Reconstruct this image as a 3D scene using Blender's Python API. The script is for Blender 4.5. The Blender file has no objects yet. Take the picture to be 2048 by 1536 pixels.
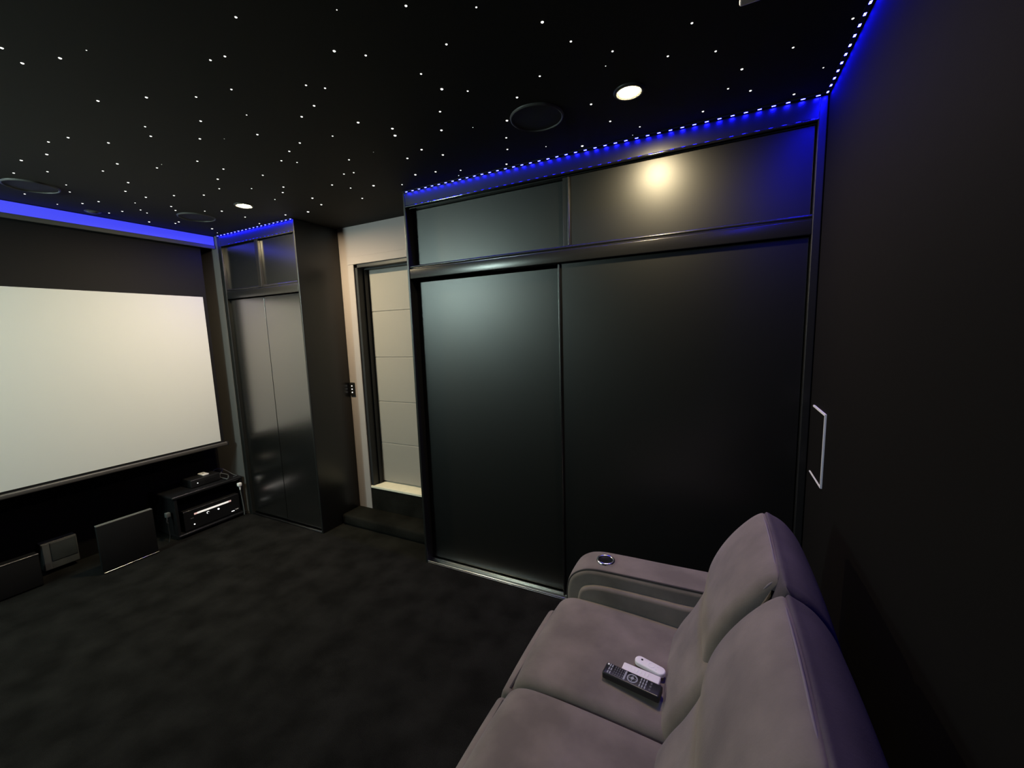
import bpy, bmesh, math, random
from mathutils import Vector, Matrix
random.seed(7)
scene = bpy.context.scene
col = scene.collection
PI = math.pi
H = 2.505            # ceiling height
XS = -4.27           # screen wall
XB = 0.375           # wall behind the sofa
YW = 2.135           # front plane of the wardrobes
YD = 2.535           # doorway wall
YL = -1.20           # wall opposite the wardrobes

# ------------------------------------------------------------------ materials
def mat(name, color, rough=0.5, spec=0.5, metal=0.0, emit=None, strength=0.0, coat=0.0,
        noise=None, bump=None, sheen=0.0, ior=1.5):
    m = bpy.data.materials.new(name); m.use_nodes = True
    nt = m.node_tree; b = nt.nodes['Principled BSDF']
    b.inputs['Base Color'].default_value = (*color, 1)
    b.inputs['Roughness'].default_value = rough
    b.inputs['Specular IOR Level'].default_value = spec
    b.inputs['Metallic'].default_value = metal
    b.inputs['IOR'].default_value = ior
    b.inputs['Coat Weight'].default_value = coat
    if sheen:
        b.inputs['Sheen Weight'].default_value = sheen
        b.inputs['Sheen Roughness'].default_value = 0.5
    if emit:
        b.inputs['Emission Color'].default_value = (*emit, 1)
        b.inputs['Emission Strength'].default_value = strength
    if noise or bump:
        tc = nt.nodes.new('ShaderNodeTexCoord')
    if noise:
        sc, amt, det = noise
        n = nt.nodes.new('ShaderNodeTexNoise'); n.inputs['Scale'].default_value = sc; n.inputs['Detail'].default_value = det
        nt.links.new(tc.outputs['Object'], n.inputs['Vector'])
        r = nt.nodes.new('ShaderNodeValToRGB')
        r.color_ramp.elements[0].position = 0.35; r.color_ramp.elements[1].position = 0.68
        r.color_ramp.elements[0].color = (*[c * (1 - amt) for c in color], 1)
        r.color_ramp.elements[1].color = (*[min(1, c * (1 + amt)) for c in color], 1)
        nt.links.new(n.outputs['Fac'], r.inputs['Fac'])
        nt.links.new(r.outputs['Color'], b.inputs['Base Color'])
    if bump:
        sc, st, dist = bump
        n2 = nt.nodes.new('ShaderNodeTexNoise'); n2.inputs['Scale'].default_value = sc; n2.inputs['Detail'].default_value = 3
        nt.links.new(tc.outputs['Object'], n2.inputs['Vector'])
        bp = nt.nodes.new('ShaderNodeBump'); bp.inputs['Strength'].default_value = st; bp.inputs['Distance'].default_value = dist
        nt.links.new(n2.outputs['Fac'], bp.inputs['Height'])
        nt.links.new(bp.outputs['Normal'], b.inputs['Normal'])
    return m

M = {}
M['ceiling'] = mat('matt_black_ceiling_paint', (.016, .0155, .0145), .75, .25, bump=(400, .05, .002))
M['wall'] = mat('matt_black_wall_paint', (.0085, .0078, .0076), .8, .04, bump=(300, .05, .002))
M['carpet'] = mat('charcoal_carpet', (.0165, .016, .0148), 1.0, .0, noise=(6, .30, 9), bump=(260, .9, .01))
M['board'] = mat('satin_black_board', (.011, .0115, .0115), .32, .5, ior=1.6)
M['door'] = mat('satin_black_door', (.0025, .0026, .0026), .385, .5, ior=1.70)
M['glossdoor'] = mat('gloss_black_door', (.005, .0052, .0052), .235, .5, ior=3.1)
M['rail'] = mat('gloss_black_rail', (.012, .012, .013), .26, .6)
M['bead'] = mat('polished_black_bead', (.012, .012, .013), .10, .5, ior=2.2)
M['alu'] = mat('brushed_aluminium', (.60, .59, .57), .28, .5, 1.0)
M['edge'] = mat('dark_anodised_edge', (.25, .25, .25), .25, .5, 1.0)
M['greige'] = mat('greige_wall_paint', (.345, .298, .302), .6, .3)
M['fillerpaint'] = mat('mid_grey_wall_paint', (.105, .098, .098), .65, .25)
M['doorpaint'] = mat('greige_door_paint', (.305, .278, .262), .5, .3)
M['jamb'] = mat('dark_jamb_paint', (.022, .022, .026), .45, .4)
M['sill'] = mat('pale_timber_sill', (.86, .80, .68), .5, .3, noise=(14, .05, 4))
M['screen'] = mat('white_screen_vinyl', (.76, .765, .74), .85, .1)
M['border'] = mat('black_screen_cloth', (.006, .0058, .007), .7, .3)
M['bar'] = mat('charcoal_metal_bar', (.10, .095, .09), .45, .5, .3)
M['lip'] = mat('grey_painted_lip', (.13, .13, .12), .5, .4)
M['blueglow'] = mat('blue_lit_face_glow', (.2, .2, .3), .5, .3, emit=(.043, .047, 1.0), strength=.88)  # emission stands in for LED light falling on the bulkhead face
M['bluedot'] = mat('blue_diode', (.3, .3, .5), .4, .3, emit=(.0030, .0030, 1.0), strength=700.0)
M['tape'] = mat('black_led_tape', (.02, .02, .03), .5, .4)
M['star'] = mat('star_light_fibre', (.8, .8, .8), .3, .5, emit=(1.0, .98, .93), strength=1.6)
M['star'].cycles.emission_sampling = 'NONE'
M['warm'] = mat('warm_lamp_lens', (.9, .9, .8), .3, .5, emit=(1.0, .82, .49), strength=2350.0)
M['warmlow'] = mat('dimmer_warm_lamp_lens', (.9, .9, .8), .3, .5, emit=(1.0, .82, .49), strength=1050.0)
M['cool'] = mat('added_cool_lamp_lens', (.9, .9, .9), .3, .5, emit=(.65, 1.0, .98), strength=600.0)
M['addedglow'] = mat('added_cool_glow', (.8, .8, .8), .3, .5, emit=(.76, 1.0, .92), strength=135.0)  # emission of an added, unseen cool light panel
M['bloomrim'] = mat('bloom_glow_rim', (.5, .4, .2), .4, .4, emit=(1.0, .72, .26), strength=.85)  # added glow for the yellow bloom around the lamp lens
M['bloomrim'].cycles.emission_sampling = 'NONE'
M['bezel'] = mat('black_lamp_bezel', (.03, .03, .03), .4, .5)
M['grille'] = mat('black_speaker_grille', (.026, .026, .027), .6, .3, bump=(900, .6, .004))
M['subcloth'] = mat('black_speaker_cloth', (.006, .006, .0065), .7, .2, bump=(900, .4, .003))
M['rim'] = mat('dark_speaker_rim', (.075, .075, .075), .45, .5)
M['white'] = mat('white_plastic', (.90, .89, .88), .4, .4)
M['blackplastic'] = mat('black_plastic', (.012, .012, .013), .35, .5)
M['gloss'] = mat('gloss_black_lacquer', (.008, .008, .009), .38, .5)
M['greyplastic'] = mat('grey_plastic', (.085, .09, .09), .5, .4)
M['greyinset'] = mat('dark_grey_plastic', (.045, .052, .052), .45, .4)
M['leather'] = mat('brown_grey_nubuck', (.182, .150, .134), .8, .2, noise=(7, .22, 6), bump=(220, .12, .003), sheen=.15)
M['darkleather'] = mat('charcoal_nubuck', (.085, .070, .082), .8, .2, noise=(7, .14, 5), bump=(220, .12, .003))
M['piping'] = mat('dark_seam_piping', (.035, .03, .03), .7, .3)
M['seam'] = mat('nubuck_piping', (.19, .16, .175), .7, .3)
M['chrome'] = mat('chrome', (.85, .85, .9), .22, .5, 1.0)
M['cup'] = mat('black_cup_liner', (.006, .006, .006), .35, .5)
M['display'] = mat('lit_receiver_display', (.5, .5, .5), .3, .4, emit=(1.0, .95, .86), strength=.75)
M['displayend'] = mat('lit_receiver_display_end', (.5, .4, .4), .3, .4, emit=(1.0, .62, .55), strength=.55)
M['indicator'] = mat('lit_white_indicator', (.6, .6, .6), .3, .4, emit=(1, 1, .98), strength=1.0)
for k in ('display', 'displayend', 'indicator'):
    M[k].cycles.emission_sampling = 'NONE'
M['key'] = mat('grey_remote_key', (.32, .33, .36), .5, .4)
M['keydark'] = mat('dark_remote_key', (.09, .09, .10), .5, .4)
M['remotewhite'] = mat('white_remote_shell', (.90, .85, .88), .4, .4)
M['projector'] = mat('light_grey_projector_shell', (.62, .60, .58), .45, .4)
M['glass'] = mat('lens_glass', (.02, .02, .03), .05, .6)

# ------------------------------------------------------------------ mesh helpers
def link(o, parent=None):
    col.objects.link(o)
    if parent is not None:
        o.parent = parent
        o.matrix_parent_inverse = parent.matrix_world.inverted() if False else Matrix.Translation(-parent.location)
    return o

def obj(name, bm, m, parent=None, smooth=False):
    bmesh.ops.recalc_face_normals(bm, faces=bm.faces[:])
    me = bpy.data.meshes.new(name); bm.to_mesh(me); bm.free()
    ms = m if isinstance(m, (list, tuple)) else [m]
    for x in ms: me.materials.append(x)
    if smooth:
        me.polygons.foreach_set('use_smooth', [True] * len(me.polygons))
        try: me.set_sharp_from_angle(angle=math.radians(smooth if smooth is not True else 40))
        except Exception: pass
    o = bpy.data.objects.new(name, me)
    return link(o, parent)

def thing(name, label, cat, loc=(0, 0, 0), group=None):
    o = bpy.data.objects.new(name, None); o.location = loc; o.empty_display_size = .05
    col.objects.link(o); o['label'] = label; o['category'] = cat
    if group: o['group'] = group
    return o

def tag(o, label, cat, group=None):
    o['label'] = label; o['category'] = cat
    if group: o['group'] = group
    return o

def struct(name, bm, m):
    o = obj(name, bm, m); o['kind'] = 'structure'; return o

def box(lo, hi, bev=0.0, seg=2, bm=None):
    bm = bm if bm is not None else bmesh.new()
    vs = [bm.verts.new((x, y, z)) for x in (lo[0], hi[0]) for y in (lo[1], hi[1]) for z in (lo[2], hi[2])]
    F = [(0, 1, 3, 2), (4, 6, 7, 5), (0, 4, 5, 1), (2, 3, 7, 6), (0, 2, 6, 4), (1, 5, 7, 3)]
    fs = [bm.faces.new([vs[i] for i in f]) for f in F]
    if bev > 0:
        es = set(e for f in fs for e in f.edges)
        bmesh.ops.bevel(bm, geom=list(es), offset=bev, segments=seg, profile=.5, affect='EDGES')
    return bm

def cyl(c, r, h, axis='z', seg=40, r2=None, bm=None):
    """solid cylinder or cone centred on c"""
    bm = bm if bm is not None else bmesh.new()
    mtx = Matrix.Translation(c)
    if axis == 'x': mtx = mtx @ Matrix.Rotation(PI / 2, 4, 'Y')
    if axis == 'y': mtx = mtx @ Matrix.Rotation(PI / 2, 4, 'X')
    bmesh.ops.create_cone(bm, cap_ends=True, segments=seg, radius1=r, radius2=r if r2 is None else r2, depth=h, matrix=mtx)
    return bm

def lathe(profile, c, seg=48, bm=None, axis='z'):
    """profile [(r,z)...] spun about z through c"""
    bm = bm if bm is not None else bmesh.new()
    rings = []
    for r, z in profile:
        ring = []
        for i in range(seg):
            a = 2 * PI * i / seg
            ring.append(bm.verts.new((c[0] + r * math.cos(a), c[1] + r * math.sin(a), c[2] + z)))
        rings.append(ring)
    for a, b in zip(rings[:-1], rings[1:]):
        for i in range(seg):
            bm.faces.new((a[i], a[(i + 1) % seg], b[(i + 1) % seg], b[i]))
    return bm

def tube(pts, r, seg=10, bm=None, closed=False):
    bm = bm if bm is not None else bmesh.new()
    pts = [Vector(p) for p in pts]; n = len(pts)
    rings = []; prev = None
    for i, p in enumerate(pts):
        if closed: t = (pts[(i + 1) % n] - pts[i - 1]).normalized()
        else: t = (pts[min(i + 1, n - 1)] - pts[max(i - 1, 0)]).normalized()
        if prev is None:
            a = Vector((0, 0, 1)) if abs(t.z) < .9 else Vector((1, 0, 0))
            u = t.cross(a).normalized()
        else:
            u = (prev - t * prev.dot(t)).normalized()
        prev = u; v = t.cross(u)
        rings.append([bm.verts.new(p + r * (math.cos(2 * PI * k / seg) * u + math.sin(2 * PI * k / seg) * v)) for k in range(seg)])
    m = n if closed else n - 1
    for i in range(m):
        a, b = rings[i], rings[(i + 1) % n]
        for k in range(seg):
            bm.faces.new((a[k], a[(k + 1) % seg], b[(k + 1) % seg], b[k]))
    if not closed:
        bm.faces.new(rings[0][::-1]); bm.faces.new(rings[-1])
    return bm

def smooth_path(pts, n=8, closed=False):
    """Catmull-Rom through pts"""
    pts = [Vector(p) for p in pts]; out = []; N = len(pts)
    rng = range(N) if closed else range(N - 1)
    for i in rng:
        if closed: p0, p1, p2, p3 = pts[i - 1], pts[i], pts[(i + 1) % N], pts[(i + 2) % N]
        else: p0, p1, p2, p3 = pts[max(i - 1, 0)], pts[i], pts[i + 1], pts[min(i + 2, N - 1)]
        for k in range(n):
            t = k / n
            out.append(.5 * ((2 * p1) + (-p0 + p2) * t + (2 * p0 - 5 * p1 + 4 * p2 - p3) * t * t + (-p0 + 3 * p1 - 3 * p2 + p3) * t ** 3))
    if not closed: out.append(pts[-1])
    return out

def loft(profile, y0, y1, rnd, crown=0.0, n=5, body=10, bm=None, flat0=False, flat1=False):
    """closed XZ profile run along y, its two ends rolled over with radius rnd; crown pulls the
    section in towards the ends so that the middle looks stuffed"""
    bm = bm if bm is not None else bmesh.new()
    P = [Vector((p[0], p[1])) for p in profile]; N = len(P)
    area = sum(P[i].x * P[(i + 1) % N].y - P[(i + 1) % N].x * P[i].y for i in range(N))
    sgn = 1 if area > 0 else -1
    nor = []
    for i in range(N):
        t = (P[(i + 1) % N] - P[i - 1]).normalized()
        nor.append(Vector((t.y, -t.x)) * sgn)
    secs = []
    for k in range(n + 1):
        t = PI / 2 * k / n
        secs.append((y0 + rnd * (1 - math.sin(t)), rnd * (1 - math.cos(t))))
    secs = secs[::-1]
    # from the end (largest inset) to the body
    first = [(y0 + rnd * (1 - math.cos(PI / 2 * k / n)), rnd * (1 - math.sin(PI / 2 * k / n))) for k in range(n + 1)]
    mid = [(y0 + rnd + (y1 - y0 - 2 * rnd) * k / body, 0) for k in range(1, body)]
    last = [(y1 - (y - y0), d) for y, d in first[::-1]]
    rings = []
    yc = (y0 + y1) / 2; hw = (y1 - y0) / 2
    for y, d in first + mid + last:
        c = crown * ((y - yc) / hw) ** 2
        rings.append([bm.verts.new((p.x - q.x * (d + c), y, p.y - q.y * (d + c))) for p, q in zip(P, nor)])
    for a, b in zip(rings[:-1], rings[1:]):
        for i in range(N):
            bm.faces.new((a[i], a[(i + 1) % N], b[(i + 1) % N], b[i]))
    bm.faces.new(rings[0]); bm.faces.new(rings[-1][::-1])
    return bm

def prof(pts, n=6):
    return [(p.x, p.y) for p in [Vector((q[0], q[1])) for q in
            [(v[0], v[1]) for v in smooth_path([(a, b, 0) for a, b in pts], n, True)]]]

# ------------------------------------------------------------------ the room shell
struct('floor', box((XS - .1, YL - .1, -.1), (XB + .1, 2.80, 0)), M['carpet'])
struct('ceiling', box((XS - .1, YL - .1, H), (XB + .1, 2.80, H + .1)), M['ceiling'])
struct('wall_front', box((XS - .1, YL - .1, 0), (XS, 2.80, H)), M['wall'])
struct('wall_back', box((XB, YL - .1, 0), (XB + .1, 2.80, H)), M['wall'])
struct('wall_left', box((XS, YL - .1, 0), (XB, YL, H)), M['wall'])
# side wall with the doorway: return panel, jamb side and lintel in one mesh
DX0, DX1, DZ0, DZ1 = -2.700, -1.90, .300, 2.205
bm = box((-2.864, YD, 0), (DX0, YD + .16, H))
box((DX1, YD, 0), (-1.81, YD + .16, H), bm=bm)
box((DX0, YD, DZ1), (DX1, YD + .16, H), bm=bm)
struct('wall_right', bm, M['greige'])
struct('trim_1', box((XS, YW, 0), (-3.872, YW + .6, H)), M['fillerpaint'])        # grey filler panel beside the left wardrobe
# bulkhead that hides the screen casing
struct('trim_2', box((-4.02, YL, 2.412), (-3.915, YW, H)), M['wall'])

# added glowing panel, out of view, for the cool reflection on the wide wardrobe
wx0, wx1, wz0, wz1 = -3.82, -3.40, 2.10, 2.44
wn = obj('added_glow_frame', box((wx0 - .05, YL - .001, wz0 - .05), (wx1 + .05, YL + .012, wz1 + .05), .004), M['blackplastic']); wn['kind'] = 'structure'
obj('added_glow_pane', box((wx0, YL + .010, wz0), (wx1, YL + .016, wz1)), M['addedglow'], wn)

# door
dr = thing('door', '', '', (DX0, YD, 0))
for k in ('label', 'category'): del dr[k]
dr.name = 'door_1'; dr['kind'] = 'structure'
YF = YD + .105
bm = bmesh.new()
zs = [DZ0 + .012, .667, 1.04, 1.426, 1.815, DZ1 - .035]
for a, b in zip(zs[:-1], zs[1:]):
    box((DX0 + .033, YF, a + .0015), (DX1 - .033, YF + .035, b - .0015), .004, 2, bm=bm)
box((DX0 + .033, YF + .006, zs[0]), (DX1 - .033, YF + .035, zs[-1]), bm=bm)
obj('door_leaf', bm, M['doorpaint'], dr)
bm = box((DX0, YD - .002, DZ0), (DX0 + .03, YD + .15, DZ1))
box((DX1 - .03, YD - .002, DZ0), (DX1, YD + .15, DZ1), bm=bm)
box((DX0, YD - .002, DZ1 - .032), (DX1, YD + .15, DZ1), bm=bm)
box((DX0 + .03, YD + .06, DZ0), (DX0 + .042, YF - .002, DZ1 - .032), bm=bm)
box((DX0 + .03, YD + .06, DZ1 - .044), (DX1 - .03, YF - .002, DZ1 - .032), bm=bm)
obj('door_frame', bm, M['jamb'], dr)
bm = box((DX0 - .062, YD - .016, .02), (DX0 + .004, YD, DZ1 - .006), .004)
box((DX0 - .062, YD - .016, DZ1 - .006), (DX1 + .06, YD, DZ1 + .055), .004, bm=bm)
obj('architrave', bm, M['greige'], dr)
obj('door_sill', box((DX0, YD - .012, DZ0 - .02), (DX1, YD + .16, DZ0), .003), M['sill'], dr)
# the carpeted rise under the sill and the low step in front of it
struct('trim_3', box((DX0 + .002, YD - .006, 0), (DX1, YD + .15, DZ0 - .02)), M['carpet'])
bm = box((-2.862, 2.325, 0), (-1.812, YD - .001, .092), .022, 4)
st = obj('carpeted_step', bm, M['carpet'], None, 40)
tag(st, 'low charcoal carpeted step on the floor below the greige door', 'step')

# switch plate beside the door
sw = thing('switch_plate', 'black switch plate with three white buttons on wall left of the door', 'light switch', (-2.84, YD, 1.155))
obj('plate', box((-2.860, YD - .010, 1.098), (-2.805, YD, 1.214), .004), M['blackplastic'], sw)
for z in (1.128, 1.156, 1.184):
    obj('button', cyl((-2.832, YD - .011, z), .0055, .004, 'y', 16), M['indicator'], sw)

# ------------------------------------------------------------------ wardrobes
def doorpanel(name, lo, hi, parent, m=None, edge=None):
    d = obj(name, box(lo, hi, .0008 if m else .003, 2), m or M['door'], parent)
    if edge is not None:
        x0, x1, lab = edge
        e = obj('edge_strip', box((x0, lo[1] - .012, lo[2] + .002), (x1, lo[1] + .004, hi[2] - .002), .003, 3), M['edge'], d)
        e['label'] = lab
    return d

# big wardrobe
A0, A1, XM = -1.808, XB - .003, -.752
w = thing('sliding_wardrobe', 'wide black sliding-door wardrobe filling the wall beside the sofa', 'wardrobe', (A0, YW, 0))
obj('side_panel', box((A0, YW, 0), (A0 + .018, YW + .60, H - .002), .0035, 3), M['board'], w)
obj('side_panel', box((A1 - .030, YW, 0), (A1, YW + .60, H - .002), .0035, 3), M['board'], w)
obj('back_panel', box((A0 + .018, YW + .57, .0), (A1 - .03, YW + .59, H - .002)), M['board'], w)
obj('fascia', box((A0 + .018, YW + .002, 2.415), (A1 - .030, YW + .022, H - .002)), M['board'], w)
obj('fascia_bead', tube([(A0 + .018, YW + .004, 2.415), (A1 - .03, YW + .004, 2.415)], .0065, 20), M['bead'], w, 60)
bm = box((A0 + .018, YW + .022, 2.405), (A1 - .03, YW + .10, 2.425))
obj('head_track', bm, M['board'], w)
def midrail(x0, x1, parent):
    bm = box((x0, YW + .002, 1.968), (x1, YW + .018, 2.030), .004, 3)
    box((x0, YW + .010, 2.026), (x1, YW + .100, 2.040), .003, 2, bm=bm)
    box((x0, YW + .018, 1.975), (x1, YW + .100, 1.990), .003, 2, bm=bm)
    o = obj('middle_rail', bm, M['rail'], parent, 40)
    b2 = tube([(x0, YW + .014, 2.044), (x1, YW + .014, 2.044)], .008, 14)
    tube([(x0, YW + .056, 2.048), (x1, YW + .056, 2.048)], .007, 14, bm=b2)
    obj('rail_bead', b2, M['rail'], o, 60)
    return o
midrail(A0 + .018, A1 - .03, w)
YR, YN = YW + .066, YW + .026
E1 = 'bright metal edge of the left door'
doorpanel('overhead_door', (A0 + .020, YR, 2.052), (XM + .045, YR + .018, 2.404), w, edge=(XM + .012, XM + .026, 'bright metal edge strip'))
doorpanel('overhead_door', (XM, YN, 2.052), (A1 - .034, YN + .018, 2.404), w, edge=(XM + .030, XM + .040, 'bright metal edge strip'))
doorpanel('sliding_door', (A0 + .020, YR, .022), (XM + .045, YR + .018, 1.952), w)
doorpanel('sliding_door', (XM - .030, YN, .022), (A1 - .034, YN + .018, 1.965), w, edge=(XM - .030, XM - .018, 'grey metal edge strip'))
bm = box((A0 + .018, YW + .000, 0), (A1 - .03, YW + .100, .008), .002)
box((A0 + .018, YW + .002, .008), (A1 - .03, YW + .010, .018), .003, 3, bm=bm)
box((A0 + .018, YW + .050, .008), (A1 - .03, YW + .056, .018), .002, 2, bm=bm)
t = obj('floor_track', bm, M['alu'], w, 40); t['label'] = 'silver aluminium floor track'

# narrow wardrobe by the screen
B0, B1, XN = -3.870, -2.866, -3.352
w2 = thing('sliding_wardrobe', 'narrow black wardrobe in the corner between screen and doorway', 'wardrobe', (B0, YW, 0))
obj('side_panel', box((B1 - .018, YW, 0), (B1, YD + .15, H - .002), .0035, 3), M['board'], w2)
obj('side_panel', box((B0, YW, 0), (B0 + .045, YW + .58, H - .002), .0035, 3), M['board'], w2)
obj('back_panel', box((B0 + .045, YW + .54, 0), (B1 - .018, YW + .56, H - .002)), M['board'], w2)
obj('fascia', box((B0 + .045, YW + .002, 2.415), (B1 - .018, YW + .022, H - .002)), M['board'], w2)
obj('fascia_bead', tube([(B0 + .045, YW + .004, 2.415), (B1 - .018, YW + .004, 2.415)], .0065, 20), M['bead'], w2, 60)
midrail(B0 + .045, B1 - .018, w2)
obj('mullion', box((XN - .018, YW + .002, 2.038), (XN + .026, YW + .030, 2.412), .004, 3), M['rail'], w2)
doorpanel('overhead_door', (B0 + .047, YN, 2.052), (XN - .020, YN + .018, 2.410), w2, M['glossdoor'])
doorpanel('overhead_door', (XN + .028, YN, 2.052), (B1 - .020, YN + .018, 2.410), w2, M['glossdoor'])
doorpanel('sliding_door', (B0 + .047, YN + .004, .022), (XN - .009, YN + .022, 1.960), w2, M['glossdoor'])
doorpanel('sliding_door', (XN + .004, YN, .022), (B1 - .020, YN + .018, 1.960), w2, M['glossdoor'])
bm = box((B0 + .045, YW + .000, 0), (B1 - .018, YW + .060, .008), .002)
box((B0 + .045, YW + .002, .008), (B1 - .018, YW + .010, .016), .003, 3, bm=bm)
t = obj('floor_track', bm, M['edge'], w2, 40); t['label'] = 'thin metal floor track'

# ------------------------------------------------------------------ projector screen
YA, YB = -.955, 2.010
ps = thing('projector_screen', 'large white drop-down projector screen with black borders on the front wall', 'projector screen', (-3.95, .53, .70))
obj('screen_cloth', box((-3.953, YA - .028, .700), (-3.951, YB + .028, 2.44)), M['border'], ps)
s = obj('viewing_surface', box((-3.9512, YA, .722), (-3.9485, YB, 1.988)), M['screen'], ps); s['label'] = 'white viewing surface'
bm = box((-3.966, YA - .05, .672), (-3.938, YB + .052, .706), .010, 4)
obj('bottom_bar', bm, M['bar'], ps, 40)
obj('casing', box((-4.16, YA - .1, 2.42), (-4.03, YB + .1, H - .001), .02, 3), M['blackplastic'], ps)
for y in (YA - .05, YB + .052):
    obj('end_cap', box((-3.968, y - .004, .670), (-3.936, y + .004, .708), .003), M['blackplastic'], ps)

# bulkhead face lit blue, its glow put into the material
lb = thing('blue_glow_band', 'blue-lit bulkhead face with added glow, above the projector screen', 'light strip', (-3.91, .5, 2.43))
obj('lit_face', box((-3.914, YL + .005, 2.428), (-3.905, YW - .006, H - .004), .003, 3), M['blueglow'], lb)
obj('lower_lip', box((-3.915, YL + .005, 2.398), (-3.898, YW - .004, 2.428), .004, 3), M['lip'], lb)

# ------------------------------------------------------------------ blue LED strips
diode = bmesh.new()
box((-.007, -.0032, -.0015), (.007, .0032, .0020), bm=diode)
bmesh.ops.recalc_face_normals(diode, faces=diode.faces[:])
for f in diode.faces: f.material_index = 1 if f.normal.z < -.5 else 0
dm = bpy.data.meshes.new('diode'); diode.to_mesh(dm); diode.free(); dm.materials.append(M['tape']); dm.materials.append(M['bluedot'])
def strip(label, pts, tape_lo, tape_hi, rot=0):
    t = thing('led_strip', label, 'light strip', tape_lo)
    obj('tape', box(tape_lo, tape_hi), M['tape'], t)
    for p in pts:
        d = bpy.data.objects.new('diode', dm); d.location = p; d.rotation_euler.z = rot
        link(d, t)
    return t
zl = H - .006
strip('blue LED strip along the top of the wide wardrobe', [(A0 + .018 + .025 + .05 * i, YW - .012, zl) for i in range(43)],
      (A0 + .01, YW - .017, H - .004), (A1 - .004, YW - .004, H - .001))
strip('short blue LED strip along the top of the narrow corner wardrobe', [(B0 + .04 + .05 * i, YW - .012, zl) for i in range(20)],
      (B0 + .02, YW - .017, H - .004), (B1 - .004, YW - .004, H - .001))
strip('blue LED strip along the top of the wall behind the sofa', [(XB - .012, YW - .025 - .05 * i, zl) for i in range(30)],
      (XB - .018, YW - 1.5, H - .004), (XB - .004, YW - .004, H - .001), PI / 2)

# ------------------------------------------------------------------ ceiling fittings
def downlight(x, y, label, lens, group=None):
    t = thing('downlight', label, 'ceiling light', (x, y, H), group)
    obj('bezel', lathe([(.042, 0), (.042, -.004), (.046, -.008), (.054, -.007), (.058, -.002), (.058, 0)], (x, y, H), 48), M['bezel'], t, 60)
    obj('bloom_rim', lathe([(.0385, -.005), (.0435, -.0052), (.0435, 0)], (x, y, H), 48), M['bloomrim'], t, 60)
    l = obj('lens', lathe([(.0001, -.0065), (.030, -.006), (.0385, -.0035), (.0385, 0)], (x, y, H), 48), lens, t, 60)
    l['label'] = 'glowing round lens'
    return t
downlight(-.326, 1.723, 'warm glowing downlight above the wide wardrobe', M['warmlow'])
downlight(-2.854, 1.771, 'warm glowing downlight above the narrow corner wardrobe', M['warm'])
downlight(-2.95, -.50, 'added cool white downlight out of view, across the room from the wardrobes', M['cool'])  # added out of view to cool and lighten the screen's left side

def ceiling_speaker(x, y, label):
    t = thing('ceiling_speaker', label, 'speaker', (x, y, H))
    obj('grille', lathe([(.0001, -.005), (.06, -.0045), (.106, -.003), (.106, 0)], (x, y, H), 56), M['grille'], t, 60)
    obj('rim', lathe([(.105, 0), (.105, -.006), (.108, -.008), (.112, -.006), (.114, 0)], (x, y, H), 64), M['rim'], t, 60)
ceiling_speaker(-.708, 1.722, 'round black ceiling speaker nearest the wide wardrobe')
ceiling_speaker(-3.46, .965, 'round dark ceiling speaker near left end of the blue light band')
ceiling_speaker(-3.39, 1.752, 'round dark ceiling speaker near the corner wardrobe downlight')
t = thing('sensor_cap', 'tiny round ceiling cap tinted blue beside the blue light band', 'ceiling fitting', (-3.80, 1.33, H))
obj('cap', lathe([(.0001, -.012), (.02, -.011), (.03, -.006), (.033, 0)], (-3.80, 1.33, H), 32), M['greyplastic'], t, 60)
obj('flange', lathe([(.030, -.004), (.040, -.003), (.043, 0)], (-3.80, 1.33, H), 32), M['rim'], t, 60)

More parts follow.
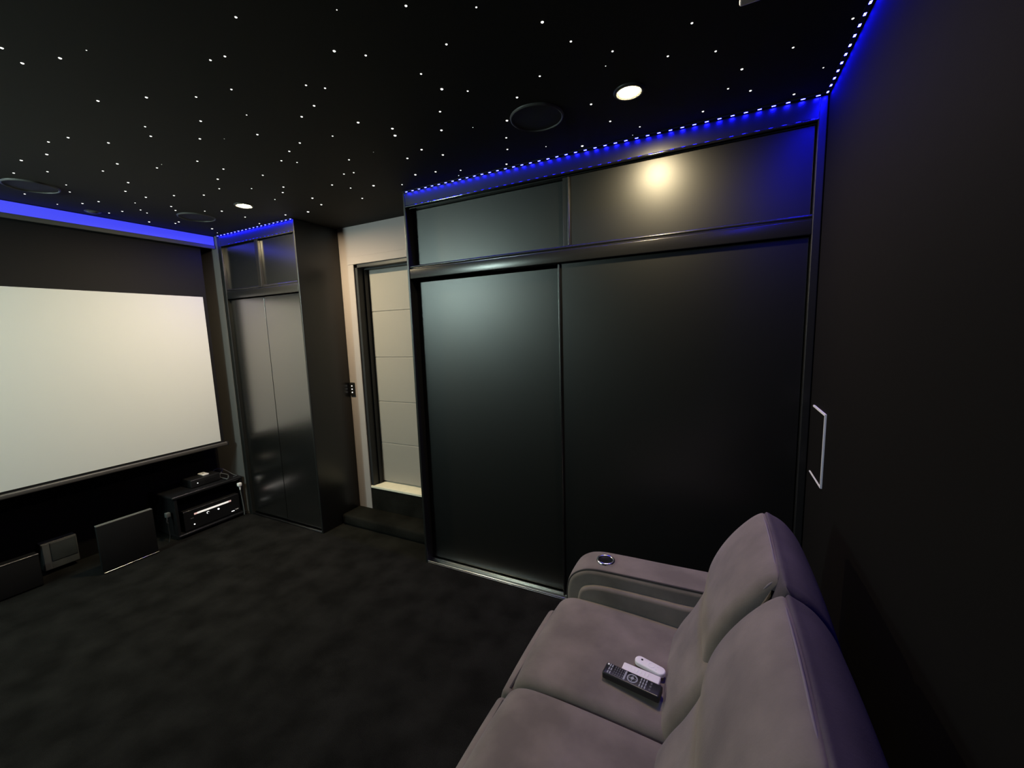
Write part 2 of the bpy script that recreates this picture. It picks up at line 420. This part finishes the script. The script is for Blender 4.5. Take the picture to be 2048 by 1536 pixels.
STARS = [(-1.951, 0.533, 0.005), (-2.0, 0.586, 0.005), (-1.868, 0.633, 0.005), (-2.074, 0.789, 0.005), (-1.899, 0.864, 0.005), (-1.228, 0.798, 0.004), (-1.423, 0.875, 0.004), (-1.481, 0.863, 0.004), (-1.587, 0.986, 0.004), (-1.744, 0.95, 0.004), (-1.713, 1.114, 0.003), (-1.916, 1.05, 0.005), (-2.156, 0.962, 0.004), (-2.234, 1.013, 0.005), (-2.084, 1.13, 0.005), (-1.995, 1.183, 0.002), (-1.834, 1.232, 0.005), (-2.663, 0.82, 0.005), (-2.54, 0.846, 0.005), (-2.461, 0.951, 0.005), (-2.84, 0.862, 0.006), (-3.027, 0.827, 0.006), (-2.707, 1.069, 0.006), (-2.877, 1.072, 0.005), (-2.606, 1.19, 0.005), (-2.538, 1.181, 0.002), (-2.349, 1.249, 0.005), (-2.344, 1.368, 0.005), (-3.275, 0.86, 0.005), (-3.114, 0.937, 0.005), (-2.514, 1.43, 0.006), (-2.256, 1.522, 0.005), (-2.97, 1.209, 0.006), (-3.287, 1.055, 0.004), (-3.419, 1.108, 0.005), (-3.15, 1.263, 0.006), (-2.663, 1.517, 0.005), (-2.506, 1.612, 0.004), (-3.668, 0.992, 0.005), (-3.179, 1.372, 0.006), (-3.008, 1.443, 0.006), (-2.853, 1.53, 0.006), (-2.579, 1.805, 0.004), (-3.63, 1.227, 0.006), (-3.505, 1.262, 0.006), (-3.359, 1.388, 0.004), (-3.773, 1.155, 0.004), (-3.261, 1.54, 0.006), (-3.334, 1.597, 0.006), (-3.505, 1.473, 0.005), (-3.636, 1.425, 0.006), (-3.752, 1.397, 0.005), (-3.552, 1.527, 0.005), (-3.195, 1.707, 0.005), (-3.103, 1.767, 0.007), (-3.797, 1.638, 0.007), (-3.629, 1.75, 0.007), (-3.695, 1.758, 0.006), (-3.644, 1.985, 0.008), (-3.747, 2.078, 0.004), (-3.118, 1.934, 0.006), (-3.204, 2.093, 0.006), (-2.833, 2.053, 0.007), (-2.418, 1.749, 0.006), (-2.329, 1.692, 0.006), (-1.868, 1.407, 0.005), (-1.998, 1.455, 0.005), (-1.951, 1.508, 0.004), (-1.749, 1.376, 0.005), (-1.338, 1.1, 0.004), (-1.295, 1.145, 0.004), (-1.427, 1.202, 0.005), (-1.539, 1.231, 0.005), (-1.106, 1.026, 0.005), (-0.964, 0.915, 0.001), (-1.752, 0.657, 0.001), (-1.568, 1.406, 0.004), (-2.064, 1.817, 0.006), (-1.874, 1.737, 0.005), (-1.704, 1.62, 0.005), (-2.36, 1.912, 0.007), (-2.425, 2.031, 0.007), (-2.637, 2.09, 0.009), (-0.789, 0.996, 0.004), (-0.623, 1.094, 0.003), (-0.483, 1.235, 0.005), (-0.781, 1.174, 0.004), (-1.036, 1.089, 0.004), (-0.435, 1.354, 0.004), (-0.33, 1.465, 0.004), (-0.943, 1.251, 0.004), (-0.368, 1.529, 0.002), (-0.934, 1.359, 0.006), (-0.858, 1.417, 0.004), (-0.588, 1.468, 0.004), (-0.716, 1.547, 0.005), (-0.36, 1.681, 0.003), (-0.478, 1.74, 0.005), (-1.032, 1.481, 0.005), (-1.38, 1.378, 0.006), (-0.829, 1.682, 0.006), (-0.442, 1.916, 0.005), (-0.336, 2.034, 0.004), (-1.293, 1.489, 0.006), (-1.327, 1.543, 0.007), (-1.119, 1.609, 0.006), (-0.986, 1.659, 0.002), (-0.903, 1.819, 0.005), (-1.316, 1.716, 0.006), (-0.954, 1.93, 0.005), (-0.777, 2.001, 0.003), (-0.619, 2.087, 0.007), (-1.263, 1.818, 0.006), (-1.441, 1.758, 0.006), (-1.534, 1.618, 0.002), (-1.04, 2.087, 0.006), (-1.814, 1.751, 0.005), (-1.426, 1.974, 0.006), (-1.296, 2.029, 0.005), (-1.548, 1.949, 0.007), (-1.348, 2.087, 0.003), (-2.014, 1.91, 0.005), (-1.869, 1.952, 0.008), (-1.715, 2.028, 0.005), (-2.099, 2.082, 0.006), (-2.229, 2.112, 0.006), (-0.379, 2.099, 0.002), (-0.172, 1.582, 0.004), (-0.092, 1.458, 0.004), (-0.029, 1.635, 0.004), (0.199, 1.743, 0.004), (0.054, 1.789, 0.005), (0.013, 1.9, 0.004), (0.091, 1.96, 0.005), (0.248, 2.078, 0.005), (-0.078, 2.035, 0.005), (0.314, 1.927, 0.003), (0.339, 1.678, 0.004)]
sm = bmesh.new()
lathe([(.0001, -.55), (.45, -.48), (.8, -.28), (1.0, 0)], (0, 0, 0), 14, bm=sm)
bmesh.ops.recalc_face_normals(sm, faces=sm.faces[:])
sme = bpy.data.meshes.new('star_light'); sm.to_mesh(sme); sm.free(); sme.materials.append(M['star'])
# the same star field carries on over the rest of the ceiling
n0 = len(STARS)
while len(STARS) < n0 + 85:
    x, y = random.uniform(-3.75, .25), random.uniform(-1.1, 1.2)
    lim = .476 + .215 * (-1.70 - x) if x < -1.70 else .476 + .53 * (x + 1.70)
    if y > lim - .08 or (abs(x + 2.95) < .1 and abs(y + .5) < .1): continue
    if x > -.02 and .7 < y < 1.15: continue
    STARS.append((x, y, random.choice((.004, .005, .005, .006))))
for x, y, r in STARS:
    if y > YW - .03: continue
    o = bpy.data.objects.new('star_light', sme); o.location = (x, y, H); o.scale = (max(r * .9, .0018),) * 3
    col.objects.link(o)
    tag(o, 'tiny white fibre-optic star light set in the black ceiling', 'star light', 'star lights in the ceiling')

# projector hung from the ceiling (only its front corner dips into view)
pj = thing('projector', 'grey projector hung from the ceiling near the back wall', 'projector', (.17, .95, H))
PX, PY, PZ = .024, 1.128, 2.300
obj('body', box((PX, PY - .34, PZ), (PX + .27, PY, PZ + .11), .005, 3), M['projector'], pj, 40)
obj('lens', cyl((PX - .006, PY - .10, PZ + .055), .032, .03, 'x', 32), M['glass'], pj, 40)
obj('lens_ring', lathe([(.033, -.02), (.040, -.02), (.040, .02), (.033, .02)], (0, 0, 0), 32), M['blackplastic'], pj)
lr = pj.children[-1]; lr.data.transform(Matrix.Translation((PX - .002, PY - .10, PZ + .055)) @ Matrix.Rotation(PI / 2, 4, 'Y'))
obj('mount_pole', cyl((PX + .14, PY - .17, (PZ + .11 + H) / 2), .016, H - PZ - .11 - .004, 'z', 20), M['blackplastic'], pj, 40)
obj('ceiling_plate', box((PX + .08, PY - .23, H - .012), (PX + .20, PY - .11, H - .001), .003), M['blackplastic'], pj)
for yy in (.05, .11, .17):
    obj('vent_slot', box((PX - .0008, PY - .16 - yy, PZ + .03), (PX + .004, PY - .13 - yy, PZ + .08)), M['blackplastic'], pj)

# the projector's idle beam: a rectangle of dim cool light that fills the screen
def projector_beam(loc, ctr, w, h, power, color):
    ld = bpy.data.lights.new('projector_beam', 'SPOT'); ld.energy = power; ld.color = color
    ld.spot_size = math.radians(75); ld.spot_blend = 0; ld.shadow_soft_size = .008
    o = bpy.data.objects.new('projector_beam', ld); col.objects.link(o)
    d = (Vector(ctr) - Vector(loc)); dist = abs(d.x)
    o.location = loc
    # aim square to the screen so that the gobo is a plain rectangle
    o.rotation_euler = Matrix(((0, 0, 1), (1, 0, 0), (0, 1, 0))).to_euler()
    ld.use_nodes = True; nt = ld.node_tree
    em = nt.nodes['Emission']
    tc = nt.nodes.new('ShaderNodeTexCoord'); sep = nt.nodes.new('ShaderNodeSeparateXYZ')
    nt.links.new(tc.outputs['Normal'], sep.inputs[0])
    def math_(op, a, b):
        n = nt.nodes.new('ShaderNodeMath'); n.operation = op
        for i, v in enumerate((a, b)):
            if isinstance(v, (int, float)): n.inputs[i].default_value = v
            else: nt.links.new(v, n.inputs[i])
        return n.outputs[0]
    az = math_('ABSOLUTE', sep.outputs['Z'], 0)
    u = math_('DIVIDE', sep.outputs['X'], az); v = math_('DIVIDE', sep.outputs['Y'], az)
    uo, vo = d.y / dist, d.z / dist
    mu = math_('LESS_THAN', math_('ABSOLUTE', math_('SUBTRACT', u, uo), 0), w / 2 / dist)
    mv = math_('LESS_THAN', math_('ABSOLUTE', math_('SUBTRACT', v, vo), 0), h / 2 / dist)
    nt.links.new(math_('MULTIPLY', mu, mv), em.inputs['Strength'])
    o.parent = pj; o.matrix_parent_inverse = Matrix.Translation(-pj.location)
projector_beam((PX - .026, PY - .10, PZ + .055), (-3.95, (YA + YB) / 2, 1.355), YB - YA + .02, 1.280, 35, (.62, 1.0, 1.0))

# ------------------------------------------------------------------ wall frame beside the wardrobe
wf = thing('wall_panel', 'dark wall panel in a thin white frame on the wall behind the sofa', 'wall panel', (XB, 1.95, 1.12))
y0, y1, z0, z1, tk = 1.850, 2.060, .976, 1.264, .007
bm = box((XB - .006, y0, z0), (XB, y0 + tk, z1))
box((XB - .006, y0 + tk, z1 - tk), (XB, y1, z1), bm=bm); box((XB - .006, y0 + tk, z0), (XB, y1, z0 + tk * .6), bm=bm)
obj('frame', bm, M['white'], wf)
obj('panel', box((XB - .003, y0 + tk, z0 + tk), (XB, y1, z1 - tk)), M['wall'], wf)

# ------------------------------------------------------------------ media cabinet and electronics under the screen
CX0, CX1, CY0, CY1, CZ = -4.262, -3.890, 1.580, 2.118, .368
mc = thing('media_cabinet', 'low gloss black media cabinet in the corner under the screen', 'cabinet', ((CX0 + CX1) / 2, 1.85, 0))
obj('top_panel', box((CX0, CY0 - .012, CZ - .026), (CX1 + .006, CY1, CZ), .009, 4), M['gloss'], mc, 40)
obj('side_panel', box((CX0, CY0, .035), (CX1, CY0 + .022, CZ - .026), .004, 3), M['gloss'], mc)
obj('side_panel', box((CX0, CY1 - .024, .035), (CX1, CY1 - .002, CZ - .026), .004, 3), M['gloss'], mc)
obj('back_panel', box((CX0, CY0 + .022, .035), (CX0 + .01, CY1 - .024, CZ - .026)), M['blackplastic'], mc)
obj('bottom_panel', box((CX0, CY0, .018), (CX1 + .012, CY1, .038), .006, 3), M['gloss'], mc, 40)
obj('plinth', box((CX0 + .02, CY0 + .02, 0), (CX1 - .03, CY1 - .02, .018)), M['blackplastic'], mc)

rc = thing('receiver', 'black AV receiver with a lit white display inside the media cabinet', 'receiver', (-4.02, 1.86, .038))
RX = CX1 - .012
obj('body', box((-4.22, 1.640, .044), (RX - .006, 2.074, .215), .004, 2), M['blackplastic'], rc)
obj('front_panel', box((RX - .008, 1.636, .046), (RX, 2.078, .212), .004, 3), M['gloss'], rc)
for y in (1.68, 2.03):
    obj('foot', cyl((-3.95, y, .041), .016, .007, 'z', 20), M['blackplastic'], rc)
    obj('foot', cyl((-4.17, y, .041), .016, .007, 'z', 20), M['blackplastic'], rc)
d = obj('display', box((RX - .001, 1.735, .163), (RX + .002, 1.985, .178)), M['display'], rc); d['label'] = 'glowing white display strip'
obj('display_end', box((RX - .001, 1.712, .163), (RX + .002, 1.735, .177)), M['displayend'], d)
obj('display_end', box((RX - .001, 1.985, .164), (RX + .002, 2.006, .178)), M['displayend'], d)
obj('knob', cyl((RX + .006, 1.815, .140), .009, .014, 'x', 24), M['chrome'], rc, 40)
obj('button', cyl((RX + .002, 1.815, .140), .0105, .004, 'x', 24), M['indicator'], rc)
obj('button', cyl((RX + .002, 1.898, .138), .0075, .004, 'x', 24), M['indicator'], rc)
obj('badge', box((RX - .001, 2.000, .066), (RX + .0015, 2.026, .073)), M['indicator'], rc)
obj('badge', box((RX - .001, 2.034, .072), (RX + .0015, 2.060, .079)), M['white'], rc)
obj('power_light', cyl((RX + .001, 1.706, .083), .0055, .003, 'x', 16), M['indicator'], rc)
obj('badge', box((RX - .001, 1.683, .136), (RX + .0012, 1.706, .144)), M['greyplastic'], rc)

ST = CZ + .072
sb = thing('set_top_box', 'flat black set-top box on top of the media cabinet', 'set-top box', (-4.05, 1.87, CZ))
obj('body', box((-4.14, 1.745, CZ + .004), (-3.962, 1.975, ST), .006, 3), M['blackplastic'], sb, 40)
for x in (-4.12, -3.98):
    for y in (1.765, 1.955): obj('foot', cyl((x, y, CZ + .002), .008, .004, 'z', 14), M['blackplastic'], sb)
obj('indicator', cyl((-3.961, 1.795, CZ + .036), .0042, .003, 'x', 14), M['indicator'], sb)
obj('display_window', box((-3.9625, 1.85, CZ + .024), (-3.9608, 1.93, CZ + .046)), M['gloss'], sb)
sp = thing('streaming_puck', 'small flat white box with dark centre on top of black set-top box', 'media player', (-4.035, 1.88, ST))
obj('body', box((-4.082, 1.853, ST), (-3.990, 1.905, ST + .014), .006, 3), M['white'], sp, 40)
obj('emblem', cyl((-4.036, 1.879, ST + .0143), .0085, .001, 'z', 20), M['greyplastic'], sp)

def cable(label, pts, r, m):
    o = obj('cable', tube(smooth_path(pts, 8), r, 8), m, None, 60)
    return tag(o, label, 'cable')
cz = CZ + .006
cable('black cable looped loosely over right end of the media cabinet top', [(-4.10, 1.992, cz + .018), (-4.05, 2.02, cz + .03), (-4.0, 2.055, cz + .012), (-3.945, 2.03, cz), (-3.915, 2.005, cz), (-3.945, 1.998, cz + .004), (-4.02, 2.002, cz + .004), (-4.09, 2.04, cz + .01), (-4.14, 2.09, cz + .03), (-4.23, 2.10, cz)], .005, M['greyplastic'])
cable('thin grey cable arching up against the wall behind the media cabinet', [(-4.12, 1.991, cz + .016), (-4.14, 2.02, cz + .05), (-4.10, 2.06, cz + .055), (-4.06, 2.085, cz + .03), (-3.99, 2.10, cz), (-3.93, 2.095, cz), (-3.92, 2.06, cz)], .0035, M['greyplastic'])
pl = thing('power_lead', 'white plug and lead hanging at right end of the media cabinet', 'power lead', (-3.87, 2.08, .30))
obj('plug', box((-3.888, 2.062, .286), (-3.858, 2.094, .318), .006, 3), M['white'], pl, 40)
obj('strain_relief', cyl((-3.873, 2.080, .270), .0045, .04, 'z', 16, .011), M['white'], pl, 40)
obj('lead', tube(smooth_path([(-3.873, 2.080, .255), (-3.872, 2.083, .20), (-3.870, 2.088, .12), (-3.868, 2.090, .045), (-3.868, 2.088, .010)], 8), .0045, 8), M['greyplastic'], pl, 60)
cp = thing('cable_plug', 'small silver plug at left end of the media cabinet', 'plug', (-3.94, 1.544, .2))
obj('plug_body', box((-3.958, 1.532, .205), (-3.926, 1.564, .245), .006, 3), M['greyplastic'], cp, 40)
obj('plug_tip', tube(smooth_path([(-3.935, 1.54, .206), (-3.932, 1.537, .190), (-3.932, 1.534, .172), (-3.930, 1.54, .160)], 6), .0055, 10), M['chrome'], cp, 60)
obj('cord', tube(smooth_path([(-3.944, 1.546, .206), (-3.944, 1.544, .12), (-3.93, 1.539, .05), (-3.92, 1.524, .006)], 8), .003, 8), M['blackplastic'], cp, 60)

sub = thing('floor_speaker', 'slim upright black speaker panel standing on the floor under the screen', 'speaker', (-3.84, 1.255, 0))
SX = -3.822
obj('body', box((SX - .034, 1.095, .016), (SX - .010, 1.412, .350), .006, 3), M['subcloth'], sub, 40)
obj('front_cloth', box((SX - .012, 1.092, .016), (SX, 1.415, .353), .004, 3), M['subcloth'], sub, 40)
obj('lit_top_edge', box((SX - .030, 1.094, .350), (SX + .001, 1.413, .3575), .002, 3), M['lip'], sub)  # paler than the body, painting in the light on the top edge
t = obj('base_trim', box((SX - .006, 1.097, .004), (SX + .006, 1.418, .012), .002, 3), M['edge'], sub); t['label'] = 'silver trim along the floor'
for y in (1.13, 1.38):
    obj('foot', box((SX - .075, y - .012, 0), (SX - .004, y + .012, .017), .003), M['blackplastic'], sub)

gb = thing('socket_box', 'small grey box on the wall between the upright speaker panel and low black speaker', 'wall box', (XS, 1.0, .12))
GX = -4.20
obj('body', box((XS + .001, .912, .030), (GX, 1.094, .232), .006, 3), M['greyplastic'], gb, 40)
obj('cover', box((GX - .002, .955, .086), (GX + .004, 1.088, .222), .004, 3), M['greyinset'], gb, 40)
obj('left_cover', box((GX - .002, .916, .034), (GX + .006, .950, .228), .004, 3), M['greyplastic'], gb, 40)

cs = thing('centre_speaker', 'low black speaker on the floor at left edge under the screen', 'speaker', (-4.15, .45, 0))
obj('body', box((-4.125, .02, .0), (-4.055, .868, .228), .006, 3), M['subcloth'], cs, 40)
obj('front_grille', box((-4.056, .025, .008), (-4.046, .864, .222), .004, 3), M['subcloth'], cs, 40)
t = obj('edge_highlight', box((-4.056, .022, .224), (-4.044, .866, .2315), .002, 3), M['alu'], cs); t['label'] = 'bright strip painted as the highlight on the top front edge'  # pale strip painted in for the highlight along the front edge

# ------------------------------------------------------------------ sofa
sf = thing('recliner_sofa', 'brown-grey two-seat recliner sofa against the back wall', 'sofa', (-.12, 1.05, 0))
L = M['leather']
obj('base', box((-.545, .44, .05), (.300, 1.69, .30), .03, 4), L, sf, 40)
for x in (-.48, .25):
    for y in (.50, 1.63):
        obj('foot', cyl((x, y, .025), .025, .05, 'z', 20), M['blackplastic'], sf)

seat_p = prof([(.02, .30), (.02, .44), (-.02, .475), (-.14, .488), (-.30, .496), (-.45, .498), (-.530, .488), (-.575, .455), (-.591, .405), (-.584, .34), (-.55, .30), (-.25, .295)], 5)
foot_p = prof([(-.56, .10), (-.600, .115), (-.622, .20), (-.630, .31), (-.624, .385), (-.609, .418), (-.580, .42), (-.555, .39), (-.545, .25), (-.548, .12)], 5)
lum_p = prof([(.08, .40), (.10, .55), (.085, .70), (.03, .735), (-.012, .705), (-.030, .665), (-.058, .605), (-.090, .548), (-.116, .490), (-.124, .455), (-.105, .425), (0, .40)], 5)
head_p = prof([(.06, .66), (.17, .70), (.21, .85), (.195, .955), (.172, .990), (.147, 1.003), (.112, .978), (.066, .922), (.028, .860), (.000, .795), (-.013, .735), (-.016, .685), (.002, .655)], 5)
shell_p = prof([(.15, .30), (.305, .30), (.322, .50), (.318, .68), (.298, .80), (.262, .905), (.222, .966), (.182, .994), (.152, .995), (.125, .90), (.10, .70), (.08, .50), (.08, .34)], 5)
for y0, y1 in ((1.062, 1.512), (.600, 1.050)):
    sa, sb_ = (1.068, 1.548) if y0 > 1 else (.596, 1.060)
    s = obj('seat_cushion', loft(seat_p, sa, sb_, .030, .010, 6, 14), L, sf, 60)
    pth = [(-.5915 + .004, y0 + .02 + (y1 - y0 - .04) * k / 10, .418) for k in range(11)]
    obj('piping', tube(pth, .0045, 8), M['piping'], s, 60)
    f = obj('footrest', loft(foot_p, y0, y1, .018, .004, 5, 8), L, sf, 60)
    obj('lumbar_cushion', loft(lum_p, y0 + .002, y1 - .002, .040, .012, 7, 14), L, sf, 60)
    ha, hb = (1.097, 1.514) if y0 > 1 else (.600, 1.052)
    h = obj('headrest', loft(head_p, ha, hb, .034, .010, 7, 14), L, sf, 60)
    ya, yb = ha + .030, hb - .030
    seam = [(.150, ya + (yb - ya) * k / 12, 1.0035 - .013 * ((k - 6) / 6) ** 2) for k in range(13)]
    seam = [(.105, ha + .011, .930), (.132, ha + .011, .968)] + [(.148, ha + .021, .984)] + seam[1:-1] + [(.148, hb - .021, .984), (.132, hb - .011, .968), (.105, hb - .011, .930)]
    obj('piping', tube(smooth_path(seam, 4), .0032, 8), M['seam'], h, 60)
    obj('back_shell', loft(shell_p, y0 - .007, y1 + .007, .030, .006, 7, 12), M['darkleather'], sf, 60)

# armrests
def arm(yi, yo, sgn):
    """yi: seat side, yo: outer side"""
    a = min(yi, yo); b = max(yi, yo)
    top_p = prof([(-.12, .42), (.10, .42), (.20, .50), (.22, .60), (.18, .632), (.05, .628), (-.15, .624), (-.34, .622), (-.44, .617), (-.497, .598), (-.538, .560), (-.555, .50), (-.555, .40), (-.552, .25), (-.548, .10), (-.50, .06), (-.30, .05), (.10, .05), (.20, .10), (.20, .30)], 5)
    o = obj('armrest', loft(top_p, a, b, .022, .004, 6, 8), L, sf, 60)
    # seam between the top band and the side
    ys = yi + sgn * .010
    path = [(.10, ys, .622), (-.10, ys, .619), (-.30, ys, .616), (-.43, ys, .611), (-.490, ys, .592), (-.530, ys, .556), (-.547, ys, .50), (-.548, ys, .42)]
    obj('piping', tube(smooth_path(path, 5), .0042, 8), M['piping'], o, 60)
    # padded inner panel
    pad = prof([(.10, .40), (.10, .555), (-.10, .560), (-.30, .560), (-.41, .555), (-.470, .535), (-.492, .50), (-.494, .44), (-.45, .40), (-.2, .39)], 5)
    y0, y1 = (yi - .022, yi + .012) if sgn > 0 else (yi - .012, yi + .022)
    obj('arm_pad', loft(pad, y0, y1, .014, .0, 5, 3), L, o, 60)
    return o
ar = arm(1.552, 1.722, 1)
arm(.575, .400, -1)
# cup holder in the far armrest
CXc, CYc = -.398, 1.630
c = obj('cup_holder', lathe([(.0275, .0035), (.030, .0085), (.0345, .010), (.0385, .007), (.040, .0005), (.040, -.004), (.0275, -.004)], (CXc, CYc, .6205), 48), M['chrome'], sf, 60)
c['label'] = 'chrome cup holder ring'
obj('cup_liner', lathe([(.0001, .0015), (.020, .0015), (.0285, .004), (.0285, .0065)], (CXc, CYc, .6225), 40), M['cup'], c, 60)

# ------------------------------------------------------------------ remotes on the seat
def remote_base(name, label, c, ang, ln, wd, th, m, rr, z):
    t = thing(name, label, 'remote control', (c[0], c[1], z))
    bm = box((-ln / 2, -wd / 2, 0), (ln / 2, wd / 2, th))
    ve = [e for e in bm.edges if abs(e.verts[0].co.z - e.verts[1].co.z) > th * .9]
    bmesh.ops.bevel(bm, geom=ve, offset=rr, segments=8, profile=.5, affect='EDGES')
    te = [e for e in bm.edges if all(v.co.z > th - 1e-6 for v in e.verts)]
    bmesh.ops.bevel(bm, geom=te, offset=th * .3, segments=3, profile=.5, affect='EDGES')
    o = obj('shell', bm, m, None, 40); o.parent = t
    t.rotation_euler.z = ang
    return t
def rpart(name, t, bm, m):
    o = obj(name, bm, m, None); o.parent = t; return o

ZS = .500
# black remote; its local +x points to the seat back
a = math.atan2(1.166 - 1.190, .178)
t = remote_base('remote_control', 'black remote control with rows of grey buttons on the sofa seat', (-.208, 1.180), a, .178, .050, .019, M['blackplastic'], .006, ZS)
zt = .0190
def pill(x, y, lx, ly, z=zt, bm=None): return box((x - lx / 2, y - ly / 2, z - .002), (x + lx / 2, y + ly / 2, z + .0012), .0006, 2, bm=bm)
rpart('power_key', t, cyl((-.080, .015, zt), .0032, .004, 'z', 14), M['white'])
for i, x in enumerate((-.073, -.066)):
    for y in (-.014, 0, .014): rpart('key', t, pill(x, y, .0042, .0105), M['key'])
for i in range(5):
    for y in (-.0145, -.005, .005, .0145): rpart('key', t, pill(-.055 + i * .0070, y, .0042, .0072), M['keydark'])
rpart('key', t, pill(-.021, 0, .006, .036), M['key'])
bm = lathe([(.0125, zt - .002), (.0125, zt + .001), (.0165, zt + .001), (.0165, zt - .002)], (.002, 0, 0), 32); rpart('ring_key', t, bm, M['key'])
rpart('centre_key', t, cyl((.002, 0, zt), .0055, .004, 'z', 20), M['key'])
for k in range(4):
    an = PI / 2 * k
    rpart('arrow_key', t, cyl((.002 + .0090 * math.cos(an), .0090 * math.sin(an), zt), .0024, .003, 'z', 3), M['key'])
for x in (.0275, .0355, .0435):
    for y in (-.0125, .0, .0125): rpart('key', t, pill(x, y, .0040, .0100), M['key'])
for y in (-.012, 0, .012): rpart('key', t, pill(.058, y, .006, .008), M['keydark'])
# white rectangular remote, partly over the black one
a = math.atan2(1.199 - 1.212, .115)
t = remote_base('remote_control', 'white rectangular remote control lying against the black remote', (-.187, 1.2225), a, .118, .033, .012, M['remotewhite'], .004, ZS + .0)
t.location.z = ZS
for i in range(6):
    rpart('key', t, box((-.036 + i * .011, -.007, .0116), (-.031 + i * .011, .007, .0126), .0004, 1), M['white'])
# white round-ended remote
a = math.atan2(1.253 - 1.278, .09)
t = remote_base('remote_control', 'white round-ended remote control nearest the armrest', (-.165, 1.2655), a, .100, .035, .013, M['remotewhite'], .0170, ZS)
rpart('power_key', t, cyl((-.028, .003, .0130), .0034, .002, 'z', 16), M['blackplastic'])
rpart('key_ring', t, lathe([(.008, .0125), (.008, .0136), (.0105, .0136), (.0105, .0125)], (.004, 0, 0), 28), M['white'])
for y in (-.007, .007): rpart('key', t, cyl((.022, y, .0130), .003, .002, 'z', 14), M['white'])

# ------------------------------------------------------------------ world, camera, view
wld = bpy.data.worlds.new('dark_room'); scene.world = wld; wld.use_nodes = True
wld.node_tree.nodes['Background'].inputs['Color'].default_value = (0, 0, 0, 1)
cam_d = bpy.data.cameras.new('camera'); cam = bpy.data.objects.new('camera', cam_d); col.objects.link(cam)
def cam_basis(yaw, pitch, roll):
    cy, sy = math.cos(yaw), math.sin(yaw)
    f = Vector((-sy * math.cos(pitch), cy * math.cos(pitch), math.sin(pitch)))
    r = Vector((cy, sy, 0)); u = r.cross(f)
    return math.cos(roll) * r + math.sin(roll) * u, -math.sin(roll) * r + math.cos(roll) * u, f
rr, uu, ff = cam_basis(.4661, -.1275, -.0327)
cam.matrix_world = Matrix(((rr.x, uu.x, -ff.x, 0), (rr.y, uu.y, -ff.y, 0), (rr.z, uu.z, -ff.z, 1.6078), (0, 0, 0, 1)))
cam_d.sensor_fit = 'HORIZONTAL'; cam_d.sensor_width = 36; cam_d.lens = 815.28 * 36 / 2048
cam_d.clip_start = .02
scene.camera = cam
vs = scene.view_settings
scene.display_settings.display_device = 'sRGB'
vs.view_transform = 'Standard'; vs.look = 'None'; vs.exposure = 0.0; vs.gamma = 1.0
vs.use_curve_mapping = False
scene.cycles.max_bounces = 8
